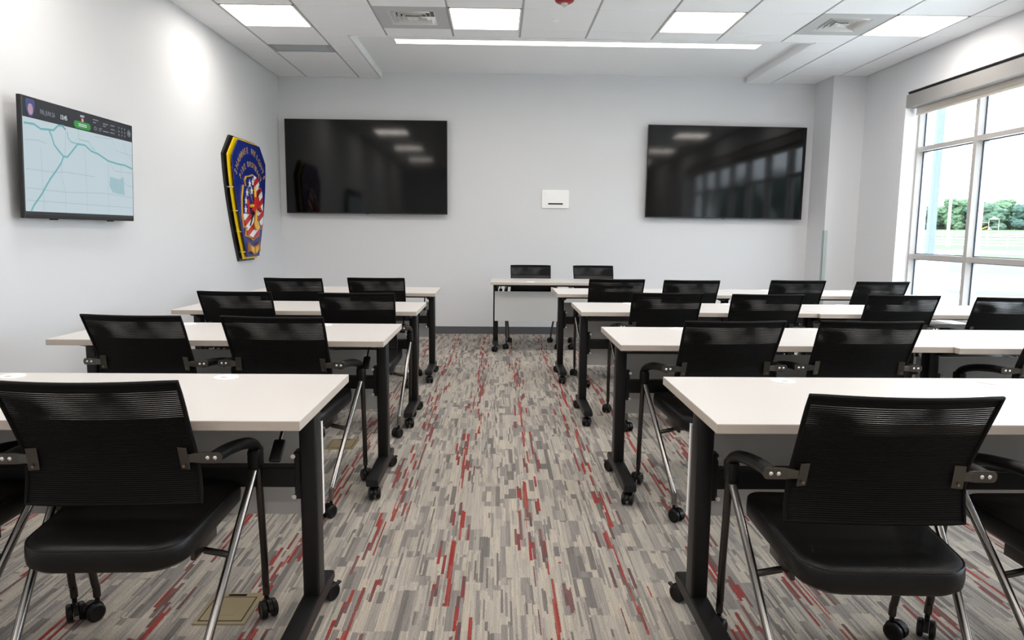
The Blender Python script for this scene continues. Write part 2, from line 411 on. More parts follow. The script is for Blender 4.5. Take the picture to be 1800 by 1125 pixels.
for (x0, x1, y0, y1) in lights_at:
    i = min(range(len(GX)), key=lambda k: abs(GX[k]-x0)); j = min(range(len(GY)), key=lambda k: abs(GY[k]-y0))
    side = {1: 'leftmost', 4: 'second from left', 7: 'third from left', 10: 'rightmost'}[i]
    rown = {15: '', 11: 'second row back from the display wall', 7: 'third row back from the display wall', 3: 'row nearest the rear wall'}[j]
    ceiling_light(x0, x1, y0, y1, front[i] if j == 15 else 'square ceiling light, %s in the %s' % (side, rown))
for n, (x0, x1, y0, y1) in enumerate(vents_at):
    t = tag(empty('air_vent', ((x0+x1)/2, (y0+y1)/2, CH)),
            ('square stepped air vent in the ceiling left of a lit panel' if n == 0 else 'square stepped air vent in the ceiling near the window wall'), 'air vent', 'stepped ceiling air vents')
    h, k = PX/2-.009, PY/2-.003; r = .19
    f = B()
    for a, b in (((-h, -k), (-r, k)), ((r, -k), (h, k)), ((-r, -k), (r, -r)), ((-r, r), (r, k))): f.span((a[0], a[1], 0), (b[0], b[1], .012))
    f.obj('face_plate', M_vent, t)
    B().span((-r, -r, .07), (r, r, .08)).obj('duct', M_dark, t)
    for q in range(5):
        a = r-.036*q; c = a-.012 if q < 4 else .012
        za, zb = .0, (.03 if q < 4 else .012)
        fb = B()
        P0 = [(-a, -a, za), (a, -a, za), (a, a, za), (-a, a, za)]; P1 = [(-c, -c, zb), (c, -c, zb), (c, c, zb), (-c, c, zb)]
        fb.rings([P0, P1], cap=False)
        o = fb.obj('louvre', M_fin, t); md = o.modifiers.new('thickness', 'SOLIDIFY'); md.thickness = .0025
# slim return grille
t = tag(empty('return_grille', (-1.953, 7.15, CH)), 'slim grey return air grille set in the ceiling tiles', 'grille')
f = B(); h, k = .294, .128
for a, b in (((-h, -k), (-h+.022, k)), ((h-.022, -k), (h, k)), ((-h, -k), (h, -k+.018)), ((-h, k-.018), (h, k))): f.span((a[0], a[1], -.001), (b[0], b[1], .012))
f.obj('grille_frame', M_grid, t)
B().span((-h, -k, .012), (h, k, .016)).obj('backing', M_grille, t)
for q in range(15):
    y = -k+.026+q*.0146
    B().box((0, y, .006), (2*h-.05, .009, .0015), rot=Matrix.Rotation(R(35), 4, 'X')).obj('slat', M_grille, t)
# linear light in the tray
t = tag(empty('linear_light', (.755, 7.09, COVE)), 'long thin lit strip light in the raised ceiling tray', 'strip light')
B().span((-1.79, -.085, -.003), (1.79, -.078, .004)).span((-1.79, .078, -.003), (1.79, .085, .004)).span((-1.79, -.078, -.003), (-1.783, .078, .004)).span((1.783, -.078, -.003), (1.79, .078, .004)).obj('frame', M_lampfr, t)
B().span((-1.783, -.078, -.002), (1.783, .078, .003)).obj('lens', M_cove, t)
# alarm, sprinkler
def lathe(prof, seg=20):
    b = B(); b.rings([[(r*math.cos(2*math.pi*k/seg), r*math.sin(2*math.pi*k/seg), z) for k in range(seg)] for r, z in prof]); return b
t = tag(empty('ceiling_alarm', (.475, 5.53, CH)), 'round red fire alarm strobe on the ceiling', 'fire alarm')
lathe([(.075, .003), (.078, -.012), (.07, -.03), (.05, -.042), (.03, -.044)]).obj('housing', M_red, t, True)
lathe([(.026, -.042), (.024, -.056), (.012, -.066), (.003, -.068)]).obj('strobe_lens', M_lens, t, True)
t = tag(empty('sprinkler_cover', (.455, 6.12, CH)), 'small white round sprinkler cover on the ceiling', 'sprinkler')
lathe([(.03, .002), (.03, -.004), (.02, -.007)]).obj('flange', M_white, t, True)
lathe([(.018, -.006), (.016, -.012), (.004, -.014)]).obj('cap', M_white, t, True)

# ------------------------------------------------------------------ screens
def tv_body(name, wd, ht, loc, rz, label, tilt=0):
    t = tag(empty(name, loc, rz), label, 'television'); t.rotation_euler = (tilt, 0, rz)
    B().span((-wd/2, 0, -ht/2), (wd/2, .024, ht/2), .003).obj('housing', M_bezel, t)
    B().span((-wd*.36, .024, -ht*.4), (wd*.36, .055, ht*.3), .006).obj('rear_cover', M_blackpl, t)
    B().span((-.2, .055, -.15), (.2, .085, .15)).obj('wall_mount', M_steel, t)
    return t
for nm, (x0, x1, z0, z1), lab in (('left', (-2.508, -.618, 1.438, 2.522), 'large dark wall screen beside the painted emblem'), ('right', (1.738, 3.62, 1.424, 2.502), 'large dark wall screen nearest the window')):
    t = tv_body('wall_screen', x1-x0, z1-z0, ((x0+x1)/2, YB-.09, (z0+z1)/2), 0, lab); t['group'] = 'large dark wall screens'
    wd, ht = x1-x0, z1-z0
    B().span((-wd/2+.008, -.0015, -ht/2+.014), (wd/2-.008, .002, ht/2-.008)).obj('screen', M_screen, t)
    B().span((-.02, -.003, -ht/2-.004), (.02, .012, -ht/2+.006), .002).obj('sensor', M_blackpl, t)
    if nm == 'right': t.rotation_euler[1] = R(.35)

def flat(name, c, e=.46, rough=.35):
    return mat(name, (0, 0, 0, 1), rough, emit=c, estr=e)
M_map = flat('lit_map', srgb(181, 197, 203)); M_hdr = flat('lit_header', srgb(38, 42, 48)); M_road = flat('lit_road', srgb(104, 165, 170)); M_street = flat('lit_street', srgb(146, 163, 172))
M_ltxt = flat('lit_text', srgb(205, 210, 215)); M_dim = flat('lit_dim_text', srgb(120, 126, 134)); M_green = flat('lit_green', srgb(48, 140, 62)); M_lred = flat('lit_red', srgb(176, 70, 84)); M_park = flat('lit_park', srgb(150, 180, 188)); M_lblue = flat('lit_blue', srgb(66, 74, 120)); M_purple = flat('lit_purple', srgb(96, 60, 110)); M_rose = flat('lit_rose', srgb(170, 140, 160))
t = tv_body('map_screen', 1.115, .64, (-2.515, 4.335, 1.61), R(90), 'wall screen on the left wall showing a pale road map', R(2.2))
wd, ht = 1.115, .64
scr = B().span((-.548, -.001, -.300), (.548, .002, .312)).obj('screen', M_map, t)
B().span((-.548, -.002, .210), (.548, 0, .312)).obj('header_bar', M_hdr, scr)
B().span((-.548, -.002, -.300), (.548, 0, -.283)).obj('footer_bar', M_hdr, scr)
def ribbon(pts, wdt, name, m, dy=-.0022):
    b = B(); n = len(pts); L_, Q_ = [], []
    for i, (x, z) in enumerate(pts):
        a, c = pts[max(i-1, 0)], pts[min(i+1, n-1)]
        d = Vector((c[0]-a[0], c[1]-a[1])); d.normalize(); nx, nz = -d.y*wdt/2, d.x*wdt/2
        L_.append(b.bm.verts.new((x+nx, dy, z+nz))); Q_.append(b.bm.verts.new((x-nx, dy, z-nz)))
    for i in range(n-1): b.bm.faces.new((L_[i], L_[i+1], Q_[i+1], Q_[i]))
    return b.obj(name, m, scr)
for pts in ([(-.542, .177), (-.462, .181), (-.405, .163), (-.338, .169), (-.297, .171), (-.253, .203), (-.204, .208)], [(-.336, .167), (-.313, .137), (-.295, .093), (-.257, .065), (-.212, .037)],
            [(-.212, .037), (-.235, -.002), (-.276, -.043), (-.341, -.102), (-.418, -.189), (-.486, -.252), (-.508, -.282)],
            [(-.212, .037), (-.176, .037), (-.128, .076), (-.071, .124), (.002, .125), (.067, .097), (.136, .089), (.25, .057), (.373, .048), (.437, .049), (.545, .033)]):
    ribbon(pts, .011, 'map_road', M_road, -.0026)
ribbon([(-.171, .182), (-.163, .146), (-.134, .127), (-.071, .124)], .006, 'map_road', M_road, -.0025)
ribbon([(-.062, .208), (-.059, .152), (.045, .15), (.069, .121), (.107, .11)], .004, 'map_road', M_road, -.0025)
for pts in ([(-.181, .205), (-.198, .038)], [(-.229, -.002), (-.238, -.084), (-.203, -.148), (-.206, -.28)], [(.271, .042), (.32, .001), (.545, .002)], [(-.54, .09), (-.43, .1), (-.36, .09)],
            [(-.54, -.06), (-.3, -.06), (-.2, -.05), (.1, -.055)], [(-.54, -.16), (-.2, -.165), (.2, -.15), (.545, -.16)], [(.0, .1), (.01, -.28)], [(.25, .05), (.24, -.28)], [(.43, .19), (.47, .13), (.545, .08)],
            [(-.4, -.28), (-.41, .06)], [(-.54, -.225), (.545, -.23)], [(.1, .19), (.3, .2), (.35, .13), (.545, .12)], [(.40, .04), (.40, -.05), (.46, -.08), (.545, -.09)]):
    ribbon(pts, .0025, 'map_street', M_street, -.0024)
b = B(); b.prism([(.27, -.04), (.38, -.05), (.43, -.03), (.44, -.15), (.3, -.14), (.26, -.1)], -.0022); b.obj('map_park', M_park, scr)
ribbon([(-.212, .205), (-.185, .19)], .006, 'map_mark', M_purple, -.0028)
text_obj('FRI, JUN 26', .034, 'date_text', M_dim, scr, (-.408, -.003, .243), sx=.78)
text_obj('13:45', .036, 'clock_text', M_ltxt, scr, (-.232, -.003, .243), sx=.82)
text_obj('SHIFT', .017, 'shift_text', M_ltxt, scr, (-.018, -.003, .285), align='CENTER')
B().span((-.03, -.0035, .256), (-.008, -.002, .281)).obj('shift_box', M_lred, scr)
text_obj('B', .024, 'shift_letter', M_ltxt, scr, (-.019, -.0042, .260), align='CENTER')
pill = B(); pp = []
for cx, a0 in ((.042, -90), (-.082, 90)):
    for q in range(9): a = R(a0+q*22.5); pp.append((cx+.021*math.cos(a), .2405-.003+.021*math.sin(a)))
pill.prism(pp, -.0035); pill.obj('status_pill', M_green, scr)
for z in (.243, .233): B().span((-.062, -.0042, z-.0022), (.022, -.0034, z+.0022)).obj('pill_line', M_ltxt, scr)
text_obj('73°', .032, 'temperature_text', M_dim, scr, (.152, -.003, .228), sx=.8)
for (x0, x1, z) in ((.092, .15, .291), (.092, .122, .274), (.20, .255, .282), (.20, .23, .268), (.20, .26, .236), (.285, .33, .283), (.29, .33, .26), (.28, .33, .238)):
    B().span((x0, -.0032, z-.003), (x1, -.002, z+.003)).obj('forecast_line', M_dim, scr)
for a in (.385, .42, .455):
    for z in (.283, .26, .238): B().span((a-.005, -.0032, z-.005), (a+.005, -.002, z+.005)).obj('forecast_dot', M_dim, scr)
B().tube([(.115+.012*math.cos(a), -.003, .24+.010*math.sin(a)) for a in [2*math.pi*q/12 for q in range(12)]], .0018, 4, True).obj('weather_icon', M_dim, scr)
B().tube([(.508+.017*math.cos(a), -.003, .262+.021*math.sin(a)) for a in [2*math.pi*q/16 for q in range(16)]], .002, 4, True).span((.498, -.004, .25), (.501, -.002, .274)).span((.507, -.004, .25), (.51, -.002, .274)).span((.515, -.004, .25), (.518, -.002, .274)).obj('menu_icon', M_dim, scr)
shield = lambda s, cx, cz: [(cx+s*x, cz+s*z) for x, z in ((-.29, .56), (.29, .56), (.46, .41), (.44, .1), (.36, -.22), (.17, -.54), (-.17, -.54), (-.36, -.22), (-.44, .1), (-.46, .41))]
B().prism(shield(.082, -.486, .262), -.003).obj('screen_badge', M_lblue, scr)
B().prism([(-.486+.021*math.cos(a), .254+.03*math.sin(a)) for a in [2*math.pi*q/12 for q in range(12)]], -.0036).obj('badge_centre', M_rose, scr)
for x in (-.29, .29): B().span((x-.03, .008, -ht/2-.007), (x+.03, .022, -ht/2), .002).obj('foot_tab', M_blackpl, t)

# ------------------------------------------------------------------ painted emblem on the left wall
M_ink = mat('emblem_black', (.01, .01, .01, 1), .35); M_yel = mat('emblem_yellow', srgb(246, 205, 10), .35); M_navy = mat('emblem_navy', srgb(12, 38, 122), .32)
M_gold = mat('emblem_gold', srgb(176, 142, 92), .45); M_fred = mat('emblem_red', srgb(196, 38, 40), .35); M_fwh = mat('emblem_white', srgb(238, 240, 242), .35); M_amber = mat('emblem_amber', srgb(232, 178, 60), .35); M_scroll = mat('emblem_scroll', srgb(164, 112, 62), .45); M_silv = mat('emblem_silver', srgb(140, 142, 148), .35, metal=.5)
em = tag(empty('fire_emblem', (-2.60, 7.18, 1.52), R(90)), 'layered navy and yellow fire district emblem on the left wall', 'wall emblem')
def outline(tw, sw, bw, zt, zs_, zb):
    right = [(tw, zt), (sw, zs_)]
    for q in range(1, 9):
        a = q/8; right.append((sw + (bw-sw)*a**1.45 + .012*math.sin(a*math.pi), zs_+(zb-zs_)*a))
    return right + [(-x, z) for x, z in reversed(right)]
B().prism(outline(.335, .52, .215, .615, .425, -.592), -.022).obj('back_plate', M_ink, em)
o = B().prism(outline(.315, .5, .195, .598, .42, -.572), -.012).obj('yellow_plate', M_yel, em, loc=(0, -.045, 0))
o = B().prism(outline(.297, .468, .172, .577, .41, -.55), -.010).obj('navy_plate', M_navy, em, loc=(0, -.078, 0))
for (x, z) in ((-.42, .3), (.42, .3), (-.36, -.1), (.36, -.1), (-.2, -.5), (.2, -.5), (-.45, .12), (.45, .12), (-.28, -.3), (.28, -.3)):
    B().cyl((x, -.08, z), (x, -.02, z), .006, 8).obj('standoff', M_screw, em)
FACE = -.0885
def arc_text(body, rad, cz, span, size):
    n = len(body)
    for q, ch in enumerate(body):
        if ch == ' ': continue
        a = span/2 - span*q/(n-1)
        x, z = -math.sin(a)*rad, cz+math.cos(a)*rad
        o = text_obj(ch, size, 'letter', M_gold, em, (x, FACE, z), .003, 'CENTER'); o.rotation_euler = (R(90), -a, 0)
arc_text('SHAWNEE HEIGHTS', .43, .045, R(122), .086)
arc_text('FIRE DISTRICT', .335, .01, R(104), .078)
cross = [(-.051, .263), (.03, .248), (.091, .23), (.104, .174), (.062, .145), (.169, .151), (.197, .039), (.189, -.151), (.149, -.266), (.076, -.263), (.061, -.335), (-.02, -.352), (-.096, -.376), (-.17, -.35), (-.286, -.332), (-.268, -.262), (-.33, -.25), (-.355, -.151), (-.35, .02), (-.305, .147), (-.236, .132), (-.258, .2), (-.22, .235), (-.13, .245)]
cross = [(x+.078, z) for x, z in cross]
B().prism([(x*1.05, z*1.04) for x, z in cross], -.010).obj('cross_back', M_amber, em, loc=(0, FACE+.001, 0))
fb = B(); fb.prism(cross, -.010); bmx = fb.bm
for k in range(-9, 10):                                         # slanted flag stripes
    bmesh.ops.bisect_plane(bmx, geom=bmx.verts[:]+bmx.edges[:]+bmx.faces[:], plane_co=(0, 0, k*.066), plane_no=(-.42, 0, .91))
bmesh.ops.bisect_plane(bmx, geom=bmx.verts[:]+bmx.edges[:]+bmx.faces[:], plane_co=(.022, 0, 0), plane_no=(1, 0, 0))
bmesh.ops.bisect_plane(bmx, geom=bmx.verts[:]+bmx.edges[:]+bmx.faces[:], plane_co=(0, 0, -.125), plane_no=(0, 0, 1))
for f in bmx.faces:
    c = f.calc_center_median(); s = (-.42*c.x+.91*c.z)/(.066*.91)
    f.material_index = 2 if (c.x < .022 and c.z > -.125) else int(math.floor(s)) % 2
fb.obj('flag_cross', [M_fred, M_fwh, M_navy], em, loc=(0, FACE-.012, 0))
def star(cx, cz, r):
    return [(cx+(r if q % 2 == 0 else r*.4)*math.sin(q*math.pi/5), cz+(r if q % 2 == 0 else r*.4)*math.cos(q*math.pi/5)) for q in range(10)]
for (x, z) in ((-.199, .173), (-.109, .194), (-.281, .079), (-.151, .105), (-.317, .0), (-.334, -.086)):
    B().prism(star(x+.078+.02, z, .042), -.003).obj('star', M_fwh, em, loc=(0, FACE-.022, 0))
Z2 = FACE-.024
lad = B()
for s in (-.012, .012): lad.tube([(-.17+s, 0, .13-s), (.16+s, 0, -.25-s)], .005, 6)
for q in range(9):
    a = q/8; x, z = -.17+.33*a, .13-.38*a; lad.tube([(x-.016, 0, z+.016*-1), (x+.016, 0, z+.016)], .004, 6)
lad.obj('ladder', M_silv, em, loc=(0, Z2-.004, 0))
B().tube([(.17, 0, .13), (-.14, 0, -.24)], .007, 8).obj('pike_pole', M_ink, em, loc=(0, Z2-.004, 0))
B().tube([(0, 0, .15), (0, 0, -.2)], .013, 8).obj('trumpet_tube', M_amber, em, loc=(0, Z2-.014, 0))
B().prism([(.05*math.cos(2*math.pi*q/16), -.235+.05*math.sin(2*math.pi*q/16)) for q in range(16)], -.014).obj('trumpet_bell', M_amber, em, loc=(0, Z2-.012, 0))
B().tube([(-.12, 0, -.045), (.12, 0, -.045)], .017, 8).obj('axe_handle', M_amber, em, loc=(0, Z2-.012, 0))
B().prism([(-.045, .045), (.045, .045), (.055, -.03), (.125, -.085), (.1, -.105), (.03, -.065), (-.03, -.065), (-.1, -.105), (-.125, -.085), (-.055, -.03)], -.02).obj('fire_helmet', M_fred, em, loc=(0, Z2-.018, 0))
B().prism([(-.2, -.13), (-.165, -.13), (-.165, .02), (-.2, .02)], -.008).obj('axe_head', M_fred, em, loc=(0, Z2-.004, 0))
sc = [(-.165, -.405), (-.12, -.425), (0, -.452), (.12, -.425), (.165, -.405), (.165, -.5), (.135, -.49), (.1, -.497), (.05, -.525), (0, -.533), (-.05, -.525), (-.1, -.497), (-.135, -.49), (-.165, -.5)]
o = B().prism(sc, -.016).obj('scroll', M_scroll, em, loc=(0, FACE, 0))
for s in (-1, 1): B().prism([(s*.018, -.462), (s*.105, -.442), (s*.105, -.488), (s*.06, -.508), (s*.018, -.518)], -.003).obj('scroll_field', M_amber, o, loc=(0, -.0165, 0))

# ------------------------------------------------------------------ small wall and floor fittings
t = tag(empty('wall_box', (.668, YB, 1.637)), 'white wall box with a dark slot between the two dark screens', 'wall box')
def rrect(a, b, r, n=5):
    out = []
    for cx, cz, a0 in ((a-r, b-r, 0), (-a+r, b-r, 90), (-a+r, -b+r, 180), (a-r, -b+r, 270)):
        for q in range(n+1): an = R(a0+90*q/n); out.append((cx+r*math.cos(an), cz+r*math.sin(an)))
    return out
B().prism(rrect(.162, .108, .016), -.018).obj('flange', M_white, t)
B().prism(rrect(.117, .076, .006), -.004).obj('cover', M_white, t, loc=(0, -.018, 0))
B().prism(rrect(.088, .0085, .002), -.003).obj('slot', M_dark, t, loc=(.0, -.021, -.057))
t = tag(empty('corner_guard', (PIER_X, PIER_Y, BBH)), 'brushed steel corner guard on the wall corner by the window', 'corner guard')
B().span((-.003, -.003, 0), (.04, 0, 1.203)).span((-.003, -.003, 0), (0, .04, 1.203)).obj('angle', M_guard, t)
for z in (.2, .6, 1.0): B().cyl((.022, -.003, z), (.022, -.006, z), .006, 8).obj('screw', M_screw, t)
for (x, y, lab) in ((-.895, 2.172, 'bronze floor outlet box between the frontmost left table and chair'), (-.92, 3.96, 'bronze floor outlet box under the second left table')):
    t = tag(empty('floor_box', (x, y, 0)), lab, 'floor box', 'floor outlet boxes')
    B().span((-.083, -.096, -.004), (.083, .096, .005), .003).obj('rim', M_brasspl, t)
    B().span((-.066, -.078, .004), (.066, .062, .0062)).obj('lid', M_brasspl, t)
    B().span((-.07, .063, .0045), (.07, .067, .0056)).span((.067, -.08, .0045), (.07, .063, .0056)).span((-.07, -.08, .0045), (-.067, .063, .0056)).span((-.07, -.082, .0045), (.07, -.079, .0056)).obj('seam', M_dark, t)
    B().span((-.03, .072, .0045), (.03, .084, .0058)).obj('cord_flap', M_gun, t)
    B().span((-.035, -.05, .006), (.035, .02, .0068)).obj('pull_plate', M_brasspl, t)

# ------------------------------------------------------------------ casters shared by tables and chairs
def caster_parts(parent, x, y, r=.03, trail=.016, rz=0, brake=False):
    c = B(); c.cyl((0, 0, .045), (0, 0, r*2+.03), .0075, 8)
    hood = []
    for q in range(9):
        a = R(20+q*20); hood.append((math.cos(a)*(r+.004), r+math.sin(a)*(r+.004)))
    hood += [(math.cos(R(180))*r*.5, r), (r*.5, r+.004)]
    c.prism([(p[0]-trail, p[1]) for p in hood], .014, Matrix.Rotation(R(90), 4, 'Z') @ Matrix.Translation((0, -.007, 0)))
    if brake: c.box((0, -trail-r-.010, r+.010), (.016, .022, .005), .001, Matrix.Rotation(R(-25), 4, 'X'))
    o = c.obj('caster', M_blackpl, parent, loc=(x, y, 0)); o.rotation_euler = (0, 0, rz)
    for s in (-1, 1):
        wv = B(); n = 18
        prof = [(.004, s*.008), (r-.003, s*.008), (r, s*.011), (r, s*.022), (r-.006, s*.026), (r-.014, s*.024), (.004, s*.024)]
        wv.rings([[(xx, -trail+rr*math.cos(2*math.pi*k/n), r+rr*math.sin(2*math.pi*k/n)) for k in range(n)] for rr, xx in prof])
        wv.obj('wheel', M_blackpl, o, True)
    return o

# ------------------------------------------------------------------ table
TH, TW, TD = .74, 1.524, .61
def make_table():
    t = empty('training_table')
    tp = B().span((-TW/2, 0, TH-.0275), (TW/2, TD, TH-.0006), .0018).obj('edge_band', M_edge, t)
    B().span((-TW/2+.001, .001, TH-.004), (TW/2-.001, TD-.001, TH), .0008).obj('table_top', M_top, t)
    for x in (-.362, .358):
        g = lathe([(.041, .0), (.041, .0022), (.036, .0036)], 24).obj('grommet', M_white, t, True, (x, .548, TH))
        B().span((-.009, -.026, .0034), (.009, -.012, .0046), .001).obj('grommet_notch', M_edge, g)
    for s in (-1, 1):
        xe = s*(TW/2-.052)
        p = B().box((xe, .285, .405), (.052, .072, .61), .009, seg=3).obj('post', M_steel, t, True)
        f = B()
        prof = [(-.065, .072), (-.06, .1), (-.02, .108), (.2, .112), (.36, .112), (.44, .102), (.445, .074), (.40, .066), (-.02, .064)]
        f.prism([(y, z) for y, z in prof], .056, Matrix.Rotation(R(90), 4, 'Z') @ Matrix.Translation((0, -.028, 0)))
        bmesh.ops.bevel(f.bm, geom=f.bm.edges[:], offset=.004, segments=2, affect='EDGES')
        f.obj('foot', M_steel, t, True, (xe, 0, 0))
        caster_parts(t, xe, -.012, .029, .014, R(20*s), True); caster_parts(t, xe+s*.0, .425, .029, .014, R(180-35*s), True)
        hb = B(); hb.box((xe-s*.036, .285, .495), (.02, .04, .15), .003)
        h = hb.obj('beam_bracket', M_steel, t)
        for z in (.558, .43): B().cyl((xe-s*.046, .268, z), (xe-s*.046, .256, z), .0075, 8).obj('bolt', M_screw, h)
        B().prism([(.10, .715), (.50, .715), (.46, .69), (.34, .665), (.24, .665), (.14, .69)], .03, Matrix.Translation((xe-s*.02+.015, 0, 0)) @ Matrix.Rotation(R(90), 4, 'Z')).obj('flip_bracket', M_steel, t)
    B().span((-TW/2+.085, .268, .455), (TW/2-.085, .318, .518), .006).obj('beam', M_steel, t)
    for y in (.17, .45): B().span((-TW/2+.07, y-.015, .688), (TW/2-.07, y+.015, .715), .002).obj('top_rail', M_steel, t)
    mp = B().span((-TW/2+.044, .385, .322), (TW/2-.044, .402, .630), .0015).obj('modesty_panel', M_modesty, t)
    for s in (-1, 1): B().span((s*(TW/2-.044), .3845, .3215), (s*(TW/2-.0425), .4025, .6305)).obj('panel_edge', M_white, mp)
    lv = B().tube([(TW/2-.105, .21, .70), (TW/2-.105, .19, .66), (TW/2-.105, .165, .64)], .005, 8).obj('lever', M_gun, t, True)
    B().box((TW/2-.105, .135, .615), (.034, .075, .014), .006, Matrix.Rotation(R(38), 4, 'X')).obj('paddle', M_blackpl, lv, True)
    for x in (-.25, .2): B().span((x-.012, .05, .70), (x+.012, .12, .7155), .003).obj('stop_block', M_blackpl, t)
    return t
table0 = make_table(); index_tree(table0); used = []
def place_table(xl, y, label, rz=0, xshift=0):
    t = table0 if not used else copy_tree(table0)
    used.append(1)
    if rz: t.location = (xl+TW/2, y, 0); t.rotation_euler = (0, 0, rz)
    else: t.location = (xl+TW/2, y, 0)
    tag(t, label, 'table', 'white topped training tables')
YL = (1.80, 3.150, 4.342, 5.660); YR = (1.787, 3.087, 4.394, 5.675)
XLe = (-.5387, -.5375, -.5255, -.5269); XRs = (.5676, .5398, .5174, .4769)
ordw = ('frontmost', 'second', 'third', 'fourth')
for k in range(4):
    place_table(XLe[k]-TW, YL[k], 'white training table on the left of the aisle, %s row' % ordw[k])
for k in range(4):
    place_table(XRs[k], YR[k], 'white training table on the right of the aisle, %s row, beside the aisle' % ordw[k])
for k in (1, 2, 3):
    place_table(XRs[k]+TW+.003, YR[k]+(-.035, -.028, .0)[k-1], 'white training table at the window end of the %s right row' % ordw[k])
place_table(-.088, 7.58, 'white instructor table facing the rows, grey front panel towards the aisle', R(180))

# ------------------------------------------------------------------ chair
def smooth_path(pts, n=6):
    P = [Vector(p) for p in pts]; out = []
    for i in range(len(P)-1):
        p0, p1, p2, p3 = P[max(i-1, 0)], P[i], P[i+1], P[min(i+2, len(P)-1)]
        for q in range(n):
            t = q/n; out.append(.5*((2*p1)+(-p0+p2)*t+(2*p0-5*p1+4*p2-p3)*t*t+(-p0+3*p1-3*p2+p3)*t**3))
    return out + [P[-1]]
BK = [(.526, .100, .223), (.56, .106, .222), (.60, .108, .219), (.64, .106, .216), (.68, .094, .215), (.72, .075, .2155), (.76, .056, .2165), (.80, .037, .218), (.84, .017, .219), (.874, .0, .2195)]
def back_pt(u, z):
    for (z0, y0, h0), (z1, y1, h1) in zip(BK, BK[1:]):
        if z <= z1+1e-6:
            a = (z-z0)/(z1-z0); y, h = y0+(y1-y0)*a, h0+(h1-h0)*a; break
    return Vector((u*h, y-(.010+.024*min(1, max(0, (z-.54)/.26)))*(1-u*u), z))
def make_chair():
    c = empty('mesh_back_chair')
    # seat pad
    def ringo(inset, z, n=7):
        pts = []
        if inset > .04:
            k = 1-(inset-.02)/.2; return [(x*k, .2+(y-.2)*k, z+(.2+(y-.2)*k-.2)*.065) for x, y, _ in ringo(.02, 0)]
        hr, hf, y0, y1 = .208-inset, .226-inset, -.008+inset, .432-inset
        for cx, cy, r, a0 in ((hf-.05, y1-.05, .05, 0), (-hf+.05, y1-.05, .05, 90), (-hr+.085, y0+.085, .085, 180), (hr-.085, y0+.085, .085, 270)):
            for q in range(n+1):
                a = R(a0+90*q/n); x, y = cx+r*math.cos(a), cy+r*math.sin(a)
                pts.append((x, y, z+(y-.2)*.065))
        return pts
    st = B(); st.rings([ringo(.045, .392), ringo(.012, .396), ringo(.002, .408), ringo(0, .43), ringo(.001, .452), ringo(.006, .4605), ringo(.02, .467), ringo(.07, .474), ringo(.13, .4775), ringo(.19, .4785)])
    seat = st.obj('seat', M_leather, c, True)
    B().tube([Vector(p)+Vector((0, 0, .0)) for p in ringo(.0035, .459)], .0022, 5, True).obj('piping', M_leather, seat, True)
    # back: knit panel inside a thin frame
    nu, zs_ = 16, [.53, .55, .58, .61, .64, .67, .70, .73, .76, .79, .82, .85, .870]
    bk = B(); g = [[bk.bm.verts.new(back_pt(-.985+1.97*i/nu, z)) for i in range(nu+1)] for z in zs_]
    for a, b_ in zip(g, g[1:]):
        for i in range(nu): bk.bm.faces.new((a[i], a[i+1], b_[i+1], b_[i]))
    back = bk.obj('backrest', M_mesh, c, True)
    loop = [back_pt(-1+2*i/14, .528) for i in range(15)] + [back_pt(1, z) for z in (.56, .6, .64, .68, .72, .76, .8, .84)] + [back_pt(1-2*i/14, .872) for i in range(15)] + [back_pt(-1, z) for z in (.84, .8, .76, .72, .68, .64, .6, .56)]
    B().tube(loop, .006, 8, True).obj('back_frame', M_fabric, back, True)
    lo = B(); rr = [[lo.bm.verts.new(back_pt(-.97+1.94*i/nu, z)+Vector((0, .011, 0))) for i in range(nu+1)] for z in (.535, .6, .66, .7, .74, .765)]
    for a, b_ in zip(rr, rr[1:]):
        for i in range(nu): lo.bm.faces.new((a[i], a[i+1], b_[i+1], b_[i]))
    lo.obj('lumbar_pad', M_blackpl, back, True)
    for s in (-1, 1):
        # T shaped bracket and its screws
        bp = back_pt(s*.87, .652); y0 = bp.y-.0115
        br = B(); br.box((s*.190, y0, .652), (.026, .003, .064), .001, Matrix.Rotation(R(-14*s), 4, 'Z') @ Matrix.Rotation(R(12), 4, 'X'))
        br.box((s*.213, y0+.002, .652), (.03, .003, .022), .001, Matrix.Rotation(R(12*s), 4, 'Z'))
        poly = [(-.02, -.012), (.006, -.0145), (.048, -.0145)] + [(.050+.009*math.cos(R(a)), .0145*math.sin(R(a))) for a in (-70, -35, 0, 35, 70)] + [(.048, .0145), (.006, .0145), (-.02, .012)]
        br.prism([(s*(x+.228), z+.652) for x, z in poly], .003, Matrix.Translation((0, y0+.004, 0)))
        o = br.obj('bracket', M_bracket, c)
        for x in (.249, .268): lathe([(.0052, 0), (.0052, .0015), (.003, .003)], 10).obj('screw', M_screw, o, True, (s*x, y0+.004, .652)).rotation_euler = (R(90), 0, 0)
        for z in (.632, .673): lathe([(.0038, 0), (.0036, .0015)], 8).obj('screw', M_brass, o, True, (s*.190, y0-.002, z)).rotation_euler = (R(90), 0, 0)
        # arm rest
        ap = smooth_path([(s*.262, y0+.012, .650), (s*.268, .17, .647), (s*.273, .27, .632), (s*.277, .340, .612), (s*.279, .374, .588), (s*.279, .384, .552)], 5)
        B().tube(ap, [.018]*len(ap), 12, sq=(1.05, .95)).obj('arm_rest', M_blackpl, c, True)
        B().box((s*.279, .372, .558), (.036, .06, .066), .01).obj('arm_socket', M_blackpl, c, True)
        # legs: dark front tube, bright rear tube
        fl = smooth_path([(s*.279, .390, .535), (s*.272, .44, .24), (s*.268, .456, .125), (s*.267, .462, .105), (s*.267, .464, .072)], 4)
        B().tube(fl, .0115, 12).obj('front_leg', M_gun, c, True)
